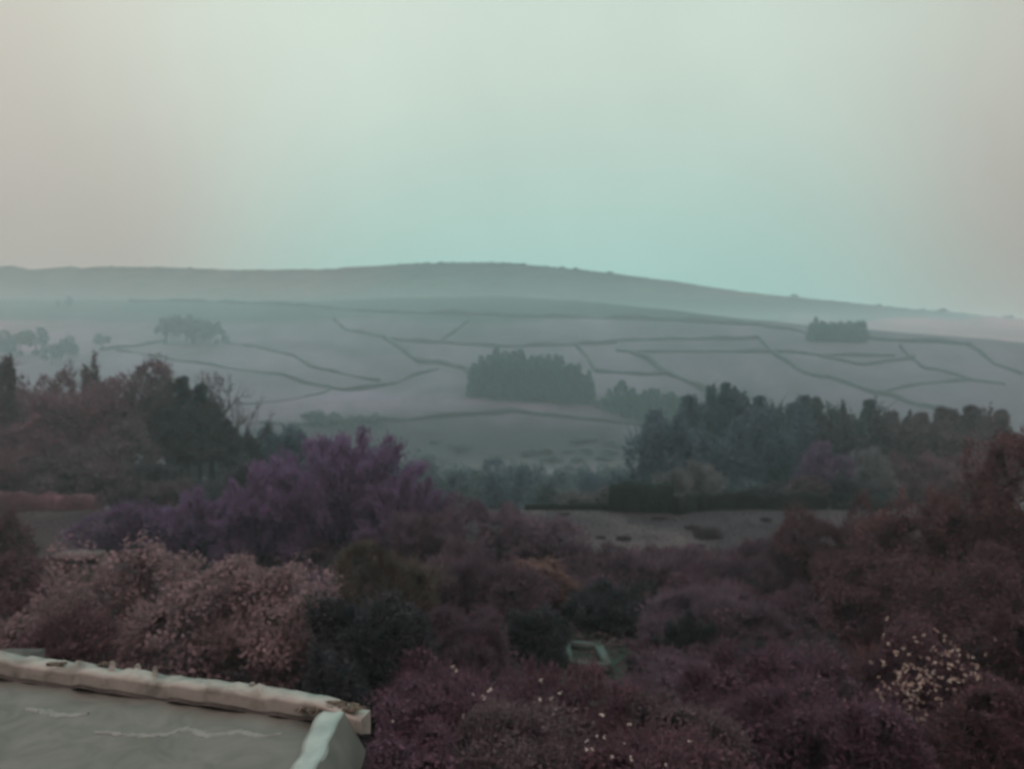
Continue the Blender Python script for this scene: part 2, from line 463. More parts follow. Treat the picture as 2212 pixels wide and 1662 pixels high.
# ------------------------------------------------------------------ hedges and field walls
def bank(name, cat, pts, h, w, mat, label, group=None, bump=.35, step=None, leaf=0.0, gap=False):
    pts = np.array(pts)
    seg = np.r_[0, np.cumsum(np.linalg.norm(np.diff(pts[:, :2], axis=0), axis=1))]
    step = step or max(h * .6, .5)
    s = np.arange(0, seg[-1] + step * .5, step)
    X, Y = np.interp(s, seg, pts[:, 0]), np.interp(s, seg, pts[:, 1])
    if len(s) < 3: s = np.linspace(0, seg[-1], 4); X, Y = np.interp(s, seg, pts[:, 0]), np.interp(s, seg, pts[:, 1])
    Z = ground(X, Y)
    T = np.gradient(np.column_stack([X, Y]), axis=0); T = nrm(T); N = np.column_stack([-T[:, 1], T[:, 0]])
    rng = np.random.default_rng(len(s) + int(abs(X[0]) * 7))
    prof = np.array([[-.5, -.4], [-.5, .35], [-.42, .8], [-.15, 1.0], [.15, 1.0], [.42, .8], [.5, .35], [.5, -.4]])
    hh = h * (1 + bump * np.convolve(rng.normal(0, 1, len(s) + 4), [.15, .25, .3, .25, .15], mode='valid'))
    hh = np.maximum(hh, h * .35)
    V = np.empty((len(s), 8, 3))
    for k in range(8):
        ww = w * (1 + rng.normal(0, .15, len(s)))
        V[:, k, 0] = X + N[:, 0] * prof[k, 0] * ww; V[:, k, 1] = Y + N[:, 1] * prof[k, 0] * ww
        V[:, k, 2] = Z + prof[k, 1] * hh + (rng.normal(0, .06, len(s)) * h if prof[k, 1] > .3 else 0)
    mb = MB(); mb.grid(V, len(s), 8)
    for e in (0, -1):
        o = mb._add(V[e]); f = np.array([[0, 1, 6, 7], [1, 2, 5, 6], [2, 3, 4, 5]]); mb.q.append((f if e else f[:, ::-1]) + o)
    if leaf:
        k = int(len(s) * 40); i = rng.integers(0, len(s), k); j = rng.integers(1, 7, k)
        P = V[i, j] + rng.normal(0, .12 * h, (k, 3)); add_leaves(mb, P, np.tile([0, 0, 1.], (k, 1)) + unit(k, rng) * .5, leaf, rng)
    o = mb.build(name, M[mat]); return tag(o, label, cat, group)
def vline(pts, d0=300): return [hit(a, b, d0) for a, b in pts]
G1 = 'walls and hedges dividing the hillside fields'
for pts, h, w, lab in [
    ([(280, 652), (480, 655), (620, 660), (700, 666)], 3.0, 3, 'faint straight wall high on left moor edge above the copse'),
    ([(722, 692), (748, 714), (795, 722), (830, 731)], 2.2, 2.5, 'short wall dropping from moor edge left of centre'),
    ([(876, 762), (908, 784), (952, 787), (1004, 798), (1018, 812)], 3.0, 4, 'thick hedge sloping down into left side of central plantation'),
    ([(711, 839), (748, 846), (795, 842), (828, 835), (857, 828), (894, 813), (948, 800)], 1.7, 2, 'curving hedge that dips then climbs to the pale field corner'),
    ([(674, 795), (737, 809), (820, 826)], 1.6, 2, 'short hedge along foot of pale tongue shaped field'),
    ([(335, 771), (389, 781), (429, 786), (496, 798), (560, 806), (614, 811), (654, 828), (711, 839)], 1.7, 2, 'long hedge falling rightwards below the left copse'),
    ([(218, 757), (300, 748), (359, 739)], 2.0, 2.5, 'hedge climbing from lone round tree to left copse'),
    ([(252, 759), (292, 763), (335, 771)], 1.5, 2, 'low dark hedge piece left of long falling hedge'),
    ([(523, 875), (590, 869), (637, 865), (698, 851), (715, 842)], 1.5, 1.8, 'hedge just behind the bare forked tree'),
    ([(560, 915), (640, 921), (720, 918), (799, 912), (872, 910), (952, 905), (1040, 898), (1069, 897), (1110, 894), (1187, 903), (1245, 908), (1391, 921)], 2.2, 2.0, 'bold dark hedge crossing the valley side below the central plantation'),
    ([(1330, 738), (1403, 737), (1520, 734), (1641, 733), (1659, 752), (1681, 774), (1732, 807), (1769, 819), (1791, 819), (1842, 836), (1889, 854), (1930, 858), (1974, 876), (2014, 885), (2060, 892)], 2.2, 2.2, 'long angled wall running level then down towards right pines'),
    ([(1330, 760), (1403, 763), (1540, 763), (1666, 764), (1769, 770), (1933, 772)], 2.0, 2.2, 'level wall below the long angled wall on right slope'),
    ([(1366, 763), (1403, 781), (1439, 808), (1476, 821), (1520, 845), (1545, 858)], 2.8, 3.5, 'dark hedge descending into tall conifers right of centre'),
    ([(1640, 704), (1666, 711), (1732, 719), (1748, 726)], 2.0, 2.2, 'wall leading to left end of the square hilltop plantation'),
    ([(1868, 733), (1933, 739), (2030, 742), (2098, 748)], 2.0, 2.2, 'wall leading right from the square hilltop plantation'),
    ([(1945, 752), (1970, 776), (1996, 799), (2025, 801), (2098, 825), (2171, 834)], 1.6, 1.8, 'faint stepped wall at far right below skyline'),
    ([(830, 735), (945, 744), (1077, 751), (1245, 747), (1330, 741)], 2.4, 3, 'soft level hedge above the central plantation'),
    ([(948, 742), (985, 716), (1010, 696)], 2.0, 2.4, 'faint wall climbing to the moor left of centre'),
    ([(1245, 748), (1270, 775), (1288, 806)], 2.0, 2.4, 'faint wall dropping to right end of the plantation'),
    ([(1391, 811), (1415, 810), (1440, 809)], 2.0, 2.4, 'tiny wall piece touching the hedge that descends into conifers'),
    ([(490, 742), (560, 752), (640, 772), (676, 796)], 1.8, 2.2, 'faint hedge from the copse down to the tongue shaped field'),
    ([(835, 735), (880, 763)], 2.2, 3, 'short dark hedge linking the level hedge and plantation hedge'),
    ([(1769, 772), (1860, 790), (1975, 776)], 1.8, 2.2, 'faint sagging wall on the right slope below level wall'),
    ([(1890, 852), (1990, 830), (2098, 826)], 1.6, 2.0, 'faint wall on far right slope meeting the stepped wall'),
    ([(2098, 748), (2150, 790), (2215, 815)], 1.8, 2.2, 'faint wall falling to right picture edge'),
    ([(700, 668), (880, 678), (1100, 684), (1400, 690), (1640, 703)], 3.0, 4, 'long dark wall along the foot of the heather moor'),
    ([(1285, 806), (1340, 808), (1391, 811)], 2.0, 2.4, 'short hedge right beside central plantation'),
]:
    bank('field_hedge', 'hedge', vline(pts), h, w, 'wall_far', lab, G1, bump=.55, step=4)

# near stone walls on the lip of the field
def lip(pts): return [at(a, b, d) for a, b, d in pts]
bank('stone_wall', 'wall', lip([(1458, 1112, 84), (1490, 1100, 86), (1540, 1095, 88), (1615, 1090, 88), (1696, 1095, 88), (1783, 1100, 88)]), 1.9, .9, 'wall_dark', 'long dark stone wall along back of the brown field', bump=.16, step=.35)
bank('stone_wall', 'wall', lip([(1800, 1100, 88), (1850, 1100, 88)]), .8, .7, 'wall_dark', 'low broken stone wall piece right of the long wall', bump=.3, step=.35)
bank('stone_wall', 'wall', lip([(1878, 1100, 86), (1925, 1100, 86)]), 1.25, .7, 'wall_dark', 'short dark stone wall stub beside rust coloured trees', bump=.1, step=.35)
bank('stone_wall', 'wall', lip([(1135, 1100, 90), (1200, 1100, 89), (1300, 1100, 88), (1325, 1100, 87)]), .75, .7, 'wall_dark', 'low dark stone wall running left from green hedge block', bump=.18, step=.35)
bank('clipped_hedge', 'hedge', lip([(1318, 1100, 87), (1350, 1100, 86.5), (1400, 1100, 86), (1457, 1104, 85.5)]), 3.0, 2.2, 'hedge_green', 'tall square dark green hedge block at the field edge', bump=.06, step=.4, leaf=.16)
bank('brown_hedge', 'hedge', lip([(-40, 1090, 88), (60, 1090, 88), (150, 1090, 88), (215, 1090, 87)]), 1.6, 1.2, 'brown_wood', 'low reddish brown hedge behind the left brown field', bump=.2, step=.4, leaf=.14)

# ------------------------------------------------------------------ far woods
def interp(pts, x): a = np.array(pts); return float(np.interp(x, a[:, 0], a[:, 1]))
# skyline bushes on the moor
for i in range(34):
    vx = random.choice([random.uniform(880, 1320), random.uniform(880, 1320), random.uniform(200, 880), random.uniform(1700, 2190)])
    s = float(np.interp(vx, _tx, _ts)); dr = 420 + (2735 - 420) * s
    x = (vx - CX) / F * dr; z = gz(x, dr); h = random.uniform(5.0, 9)
    o = bpy.data.objects.new('skyline_tree', PROTO['round_%d' % (i % 3)]); COL.objects.link(o)
    o.location = (x, dr, z - 2.6); o.scale = (h * random.uniform(2.5, 5), h * 1.5, h)
    tag(o, 'small hazy tree on the moor skyline', 'tree', 'small trees along the moor skyline')
# central plantation
TOPC = [(1012, 800), (1020, 775), (1059, 757), (1077, 757), (1100, 762), (1124, 760), (1150, 767), (1187, 768), (1216, 775), (1250, 790), (1274, 798), (1286, 825)]
for i in range(78):
    row = i % 3; vx = 1019 + (i + .5) / 78 * 266 + random.uniform(-4, 4)
    vb = np.interp(vx, [1018, 1296], [858, 876]) - row * 8
    vt = interp(TOPC, vx) + (2 - row) * random.uniform(4, 20) + random.choice([-6, -2, 2, 8, 16])
    far_tree('plantation_conifer', 'conifer_%d' % (i % 4), vx, vt, vb, random.uniform(.8, 1.1), 'dark spired conifer packed into the central hillside plantation', 'conifer', 'conifers in the central hillside plantation')
# belt that tails off to the right of it
TOPR = [(1285, 850), (1310, 842), (1340, 822), (1352, 818), (1368, 826), (1395, 838), (1420, 835), (1445, 829), (1480, 850)]
for i in range(26):
    vx = 1290 + (i + .5) / 26 * 195 + random.uniform(-3, 3)
    vb = np.interp(vx, [1290, 1485], [884, 935]) - (i % 2) * 8
    vt = interp(TOPR, vx) + random.uniform(0, 22) + (1 - i % 2) * 10
    far_tree('belt_conifer', 'conifer_%d' % (i % 4), vx, vt, vb, random.uniform(1.1, 1.6), 'hazy conifer in the thin belt right of the central plantation', 'conifer', 'conifers in the thin belt beside the plantation')
# square hilltop plantation
for i in range(36):
    row = i % 3; vx = 1747 + (i + .5) / 36 * 119
    vb = np.interp(vx, [1745, 1868], [736, 742]) - row * 4
    vt = 692 + random.uniform(0, 7) + (2 - row) * 4 - (12 if i == 4 else 0)
    far_tree('hilltop_conifer', 'conifer_%d' % (i % 4), vx, vt, vb, random.uniform(1.2, 1.6), 'faint conifer in the square plantation near right skyline', 'conifer', 'conifers in the square hilltop plantation')
# left copse
for k, (vx, vt, w, lab) in enumerate([(357, 686, .9, 'slim hazy tree at left end of the hillside copse'), (371, 674, .8, 'tallest hazy tree left of the gap in hillside copse'),
        (402, 681, .95, 'hazy tree just right of the gap in hillside copse'), (418, 679, .9, 'round topped hazy tree in middle of hillside copse'), (436, 684, 1.0, 'broad hazy tree right of middle in hillside copse'),
        (452, 690, .9, 'hazy tree second from right end of hillside copse'), (468, 694, .9, 'hazy tree at right end of hillside copse'), (487, 722, 1.1, 'small bush past right end of hillside copse')]):
    far_tree('copse_tree', 'round_%d' % (k % 3), vx, vt, 745, w, lab, 'tree', 'trees in the small left hillside copse')
for vx, vt, vb, w, lab in [(78, 706, 770, 1.35, 'very faint round tree at far left in the mist'), (45, 716, 770, 1.2, 'misty tree left of the faint round tree'), (146, 724, 780, 1.2, 'misty mauve tree between two faint round trees'),
        (222, 721, 757, 1.7, 'lone low round tree in mist beside climbing hedge'), (5, 712, 780, 1.2, 'misty tree cut by the left picture edge'), (152, 640, 662, 1.2, 'tiny tree high on misty left slope'), (125, 648, 664, 1.2, 'tiny bush high on misty left slope'), (112, 738, 790, 1.2, 'dim mauve tree low behind the left wood')]:
    far_tree('misty_tree', 'round_%d' % (int(vx) % 3), vx, vt, vb, w, lab, 'tree')

# ------------------------------------------------------------------ middle distance woodland
T = tree
# right pine and conifer belt
for vx, vt, vb, hw, d, st, mt, lab in [
    (1411, 889, 1060, 15, 165, 'conifer', 'conifer_pine', 'narrow dark conifer standing at left end of right belt'),
    (1489, 856, 1040, 22, 160, 'conifer', 'conifer_pine', 'tall dark blue conifer left of the highest crowns'),
    (1531, 830, 1000, 17, 158, 'leaf', 'conifer_pine', 'tall slim dark tree, first of three highest crowns'),
    (1561, 831, 940, 19, 156, 'pine', 'conifer_pine', 'dark pine in middle of three highest crowns'),
    (1598, 837, 960, 24, 154, 'leaf', 'conifer_pine', 'broad dark tree, last of the three highest crowns'),
    (1641, 857, 1000, 9, 160, 'conifer', 'conifer_pine', 'thin pointed spire right of the highest crowns'),
    (1626, 876, 1000, 12, 160, 'conifer', 'conifer_pine', 'shorter pointed conifer beside the thin spire'),
    (1674, 882, 1010, 22, 158, 'mix', 'leafless_teal', 'low soft topped tree in the dip of the belt'),
    (1714, 872, 990, 20, 156, 'conifer', 'conifer_pine', 'blunt conifer right of the dip in belt'),
    (1736, 857, 980, 9, 156, 'conifer', 'pine_olive', 'slender spire left of olive topped pine'),
    (1760, 862, 960, 20, 152, 'pine', 'pine_olive', 'olive green pine with lopsided crown in belt'),
    (1798, 884, 1000, 24, 152, 'mix', 'pine_olive', 'rounded olive tree right of lopsided pine'),
    (1826, 888, 1000, 20, 150, 'leaf', 'pine_olive', 'dense low round tree left of the lone raised crown'),
    (1880, 864, 980, 14, 150, 'pine', 'pine_olive', 'lone raised pine with narrow head between lower crowns'),
    (1852, 898, 1010, 18, 152, 'leaf', 'pine_olive', 'squat tree filling gap before lone raised pine'),
    (1930, 890, 990, 27, 148, 'pine', 'dark_brown_wood', 'broad pine with fan shaped head right of raised pine'),
    (1963, 899, 990, 14, 150, 'leaf', 'dark_brown_wood', 'small round crown between two broad pines'),
    (1992, 894, 985, 24, 146, 'pine', 'dark_brown_wood', 'broad dark pine, fourth from right end of belt'),
    (2030, 886, 970, 25, 145, 'pine', 'dark_brown_wood', 'flat topped pine, third from right end of belt'),
    (2062, 889, 970, 18, 147, 'pine', 'dark_brown_wood', 'thin stemmed pine showing sky between its branches'),
    (2104, 882, 960, 26, 143, 'pine', 'dark_brown_wood', 'tall flat topped pine, second from right end of belt'),
    (2154, 890, 980, 26, 142, 'pine', 'dark_brown_wood', 'last pine at right end of the belt'),
]: T('belt_tree', 'tree', st, vx, vt, vb, hw, d, mt, lab, 'trees of the dark belt on the right', n=4200, size=.36, nl=13)
BT = [(1400, 900), (1480, 872), (1530, 850), (1600, 856), (1640, 880), (1700, 892), (1770, 876), (1850, 898), (1960, 905), (2060, 898), (2150, 900)]
for i in range(24):
    vx = 1425 + i * 31 + random.uniform(-8, 8)
    T('belt_tree', 'tree', random.choice(['mix', 'leaf', 'pine']), vx, interp(BT, vx) + random.uniform(0, 20), 1040, random.uniform(22, 34), 162 + random.uniform(-4, 8), 'conifer_pine' if vx < 1700 else ('pine_olive' if vx < 1900 else 'dark_brown_wood'), 'ragged tree filling the gaps between taller crowns of the right belt', 'ragged trees between the taller crowns of the right belt', n=3000, size=.4, nl=14)
# understorey below the belt
for i in range(30):
    vx = 1400 + (i + .5) / 30 * 790 + random.uniform(-8, 8)
    T('understorey_tree', 'tree', 'mix', vx, random.uniform(935, 985) if i % 2 else random.uniform(890, 925), 1120, random.uniform(38, 56), 128 + (i % 2) * 12, ['conifer_pine', 'olive_dark', 'dark_brown_wood'][0 if vx < 1750 else (1 if vx < 1900 else 2)],
      'dim bushy tree in the shade under the right belt', 'bushy trees under the right belt', n=3000, size=.42, nl=10)
for vx, vt, vb, hw, d, st, mt, lab in [
    (1448, 1022, 1130, 40, 100, 'twig', 'leafless_grey', 'pale grey twiggy bush behind the green hedge block'),
    (1510, 1008, 1130, 52, 102, 'twig', 'leafless_grey', 'large round grey mauve bush behind the long wall'),
    (1600, 1045, 1130, 45, 104, 'mix', 'leafless_teal', 'dark teal bush behind middle of the long wall'),
    (1668, 1050, 1130, 40, 104, 'mix', 'olive_dark', 'olive bush behind right half of the long wall'),
    (1778, 968, 1130, 52, 100, 'twig', 'purple_deep', 'round deep purple tree behind end of long wall'),
    (1738, 1030, 1130, 38, 98, 'mix', 'dark_brown_wood', 'dark brown bush at foot of deep purple tree'),
    (1880, 992, 1130, 50, 104, 'twig', 'leafless_grey', 'round grey leafless tree right of deep purple tree'),
    (1830, 1040, 1130, 35, 98, 'mix', 'olive_dark', 'low dark bush between purple and grey trees'),
    (1985, 990, 1130, 60, 106, 'twig', 'brown_wood', 'wide dull brown tree under the right hand pines'),
    (2070, 1000, 1130, 55, 108, 'twig', 'brown_wood', 'dull brown tree behind the rust coloured mass'),
    (2150, 960, 1130, 60, 110, 'twig', 'brown_wood', 'tall dull brown tree near right picture edge'),
    (1116, 1000, 1140, 66, 135, 'mix', 'conifer_pine', 'big dark round tree in valley bottom at centre'),
    (1070, 1030, 1140, 36, 125, 'mix', 'conifer_pine', 'lower dark tree left of the big valley tree'),
    (1190, 1035, 1140, 40, 125, 'mix', 'leafless_teal', 'teal bush right of the big valley tree'),
    (1283, 1008, 1140, 48, 135, 'mix', 'conifer_pine', 'dark round tree behind low wall right of centre'),
    (1350, 1020, 1140, 46, 130, 'mix', 'conifer_pine', 'dark tree rising behind the green hedge block'),
    (1395, 985, 1130, 40, 140, 'mix', 'olive_dark', 'greenish tree left of the narrow dark conifer'),
    (1240, 1070, 1140, 40, 100, 'twig', 'leafless_grey', 'pale scrubby bush just behind the low wall'),
    (1310, 1062, 1140, 26, 97, 'twig', 'leafless_grey', 'small pale bush at left end of hedge block'),
    (1010, 1035, 1140, 50, 130, 'mix', 'leafless_teal', 'teal tree peeping past the purple bush'),
    (960, 1020, 1140, 50, 140, 'mix', 'leafless_teal', 'hazy teal tree behind right edge of purple bush'),
    (900, 985, 1140, 55, 160, 'mix', 'leafless_teal', 'hazy teal tree behind spiky top of purple bush'),
]: T('valley_tree', 'tree', st, vx, vt, vb, hw, d, mt, lab, 'trees in the valley bottom', n=3600, size=.26, nl=13)
vr = random.Random(4)
for i in range(34):
    d = vr.uniform(150, 285); vx = 800 + (i + .5) / 34 * 620; c = vr.choice([0, 1])
    T('valley_bush', 'tree', vr.choice(['mix', 'twig']), vx, vr.uniform(1012, 1058) - (d - 150) * .10, 1150, vr.uniform(28, 52), d, ['leafless_teal', 'conifer_pine'][c], ['soft hazy tree filling the valley bottom', 'dark hazy tree filling the valley bottom'][c], 'hazy trees filling the valley bottom ' + ['pale', 'dark'][c], n=1800, size=.5, nl=11)
# rough scrub on the lower opposite slope
for i in range(40):
    vx = random.uniform(800, 1400); vb = random.triangular(948, 1000, 1000)
    far_tree('scrub_bush', 'round_%d' % (i % 3), vx, vb - random.uniform(5, 15), vb, random.uniform(3, 7), 'soft scrubby bush on the lower slope across the valley', 'bush', 'scrub on the lower slope across the valley', d0=326)
# bush row above left half of bold hedge
for i, vx in enumerate(np.linspace(668, 812, 9)):
    far_tree('hedgerow_tree', 'round_%d' % (i % 3), vx, random.uniform(884, 902), 926, random.uniform(1.2, 1.7), 'leafless tree in the row beside left end of bold hedge', 'tree', 'trees beside the left end of the bold hedge', d0=326)
# left wood
for vx, vt, vb, hw, d, st, mt, lab in [
    (8, 754, 1100, 26, 112, 'leaf', 'dark_brown_wood', 'dark upright tree cut by left picture edge'),
    (70, 826, 1000, 82, 118, 'twig', 'brown_wood', 'broad reddish brown tree near left picture edge'),
    (130, 812, 990, 60, 126, 'twig', 'brown_wood', 'brown tree left of the big domed crown'),
    (198, 793, 1000, 24, 124, 'mix', 'dark_brown_wood', 'small dark crown poking up left of the dome'),
    (262, 789, 985, 96, 120, 'mix', 'brown_wood', 'big brown tree with domed crown, highest of left wood'),
    (180, 838, 1030, 86, 112, 'mix', 'brown_wood', 'round brown tree in front of the domed crown'),
    (325, 832, 1010, 70, 116, 'mix', 'dark_brown_wood', 'dark brown tree on right shoulder of the dome'),
    (60, 900, 1070, 85, 105, 'mix', 'brown_wood', 'spreading brown tree low at left of the wood'),
    (240, 905, 1080, 90, 106, 'mix', 'dark_brown_wood', 'dark spreading tree low in middle of left wood'),
    (385, 818, 960, 26, 118, 'pine', 'olive_dark', 'dark pine with round head left of the bare tree'),
    (430, 832, 980, 30, 121, 'pine', 'olive_dark', 'dark pine with ragged head beside the bare tree'),
    (460, 868, 1000, 26, 119, 'pine', 'olive_dark', 'shorter dark pine just left of bare tree trunk'),
    (405, 880, 1000, 30, 114, 'pine', 'olive_dark', 'slim stemmed dark pine with light between trunks'),
    (485, 905, 1000, 26, 116, 'pine', 'olive_dark', 'low dark pine at right end of left wood'),
    (355, 880, 1010, 28, 113, 'pine', 'olive_dark', 'leaning dark pine right of the brown dome'),
    (520, 930, 1060, 36, 122, 'mix', 'olive_dark', 'dark bush below the bare forked tree'),
    (575, 922, 1060, 40, 126, 'mix', 'conifer_pine', 'dark bush right of the bare forked tree'),
    (630, 918, 1060, 40, 128, 'mix', 'conifer_pine', 'dark bush left of the purple spiky top'),
    (120, 985, 1110, 75, 98, 'mix', 'dark_brown_wood', 'shadowy thicket low at left end of the wood'),
    (250, 1000, 1110, 75, 97, 'mix', 'dark_brown_wood', 'shadowy thicket at foot of the domed tree'),
    (340, 1000, 1100, 50, 98, 'mix', 'olive_dark', 'shadowy thicket at foot of the pine stems'),
    (20, 985, 1110, 60, 97, 'mix', 'brown_wood', 'reddish thicket at left edge under the wood'),
    (430, 1042, 1110, 60, 97, 'mix', 'olive_dark', 'low olive thicket behind purple shrubs'),
    (530, 1005, 1110, 52, 95, 'mix', 'olive_dark', 'dim bush between the pine stems and the purple plumes'),
    (350, 1052, 1110, 46, 93, 'mix', 'dark_brown_wood', 'low dim bush just behind the left end of the purple shrubs'),
    (400, 940, 1110, 40, 150, 'mix', 'leafless_teal', 'hazy bush seen between the pine stems'),
    (470, 950, 1110, 45, 146, 'mix', 'leafless_teal', 'hazy bush right behind the last pine stems'),
]: T('wood_tree', 'tree', st, vx, vt, vb, hw, d, mt, lab, 'trees of the left wood', n=8500, size=.27, nl=16)
T('bare_tree', 'tree', 'bare', 510, 800, 900, 74, 121, 'bark', 'bare forked tree with fine twigs against the pale field', seed=5)
T('twiggy_tree', 'tree', 'twig', 452, 806, 880, 34, 127, 'dark_brown_wood', 'thin twiggy crown directly left of the bare forked tree', n=900, size=.2)

# ------------------------------------------------------------------ near garden
GP = 'purple shrubs in the garden'
T('purple_tree', 'shrub', 'plume', 730, 940, 1200, 205, 60, 'purple', 'large purple shrub with spiky upright plumes at centre left', n=46000, size=.16, nl=120, depth=.6, seed=12)
T('purple_shrub', 'shrub', 'mix', 300, 1085, 1240, 98, 56, 'purple_deep', 'dark purple rounded shrub at left end of the purple group', GP, n=9000, size=.14, nl=18, depth=.7)
T('purple_shrub', 'shrub', 'plume', 430, 1064, 1240, 115, 60, 'purple', 'low purple shrub between dark round one and the plumes', GP, n=14000, size=.15, nl=60, depth=.7)
T('purple_shrub', 'shrub', 'plume', 560, 1030, 1240, 105, 58, 'purple', 'purple shrub with upright shoots left of the tall plumes', GP, n=14000, size=.15, nl=60, depth=.7)
T('purple_shrub', 'shrub', 'plume', 880, 1030, 1260, 110, 52, 'purple_deep', 'dusky purple shrub under right side of the plumes', GP, n=14000, size=.14, nl=60, depth=.7)
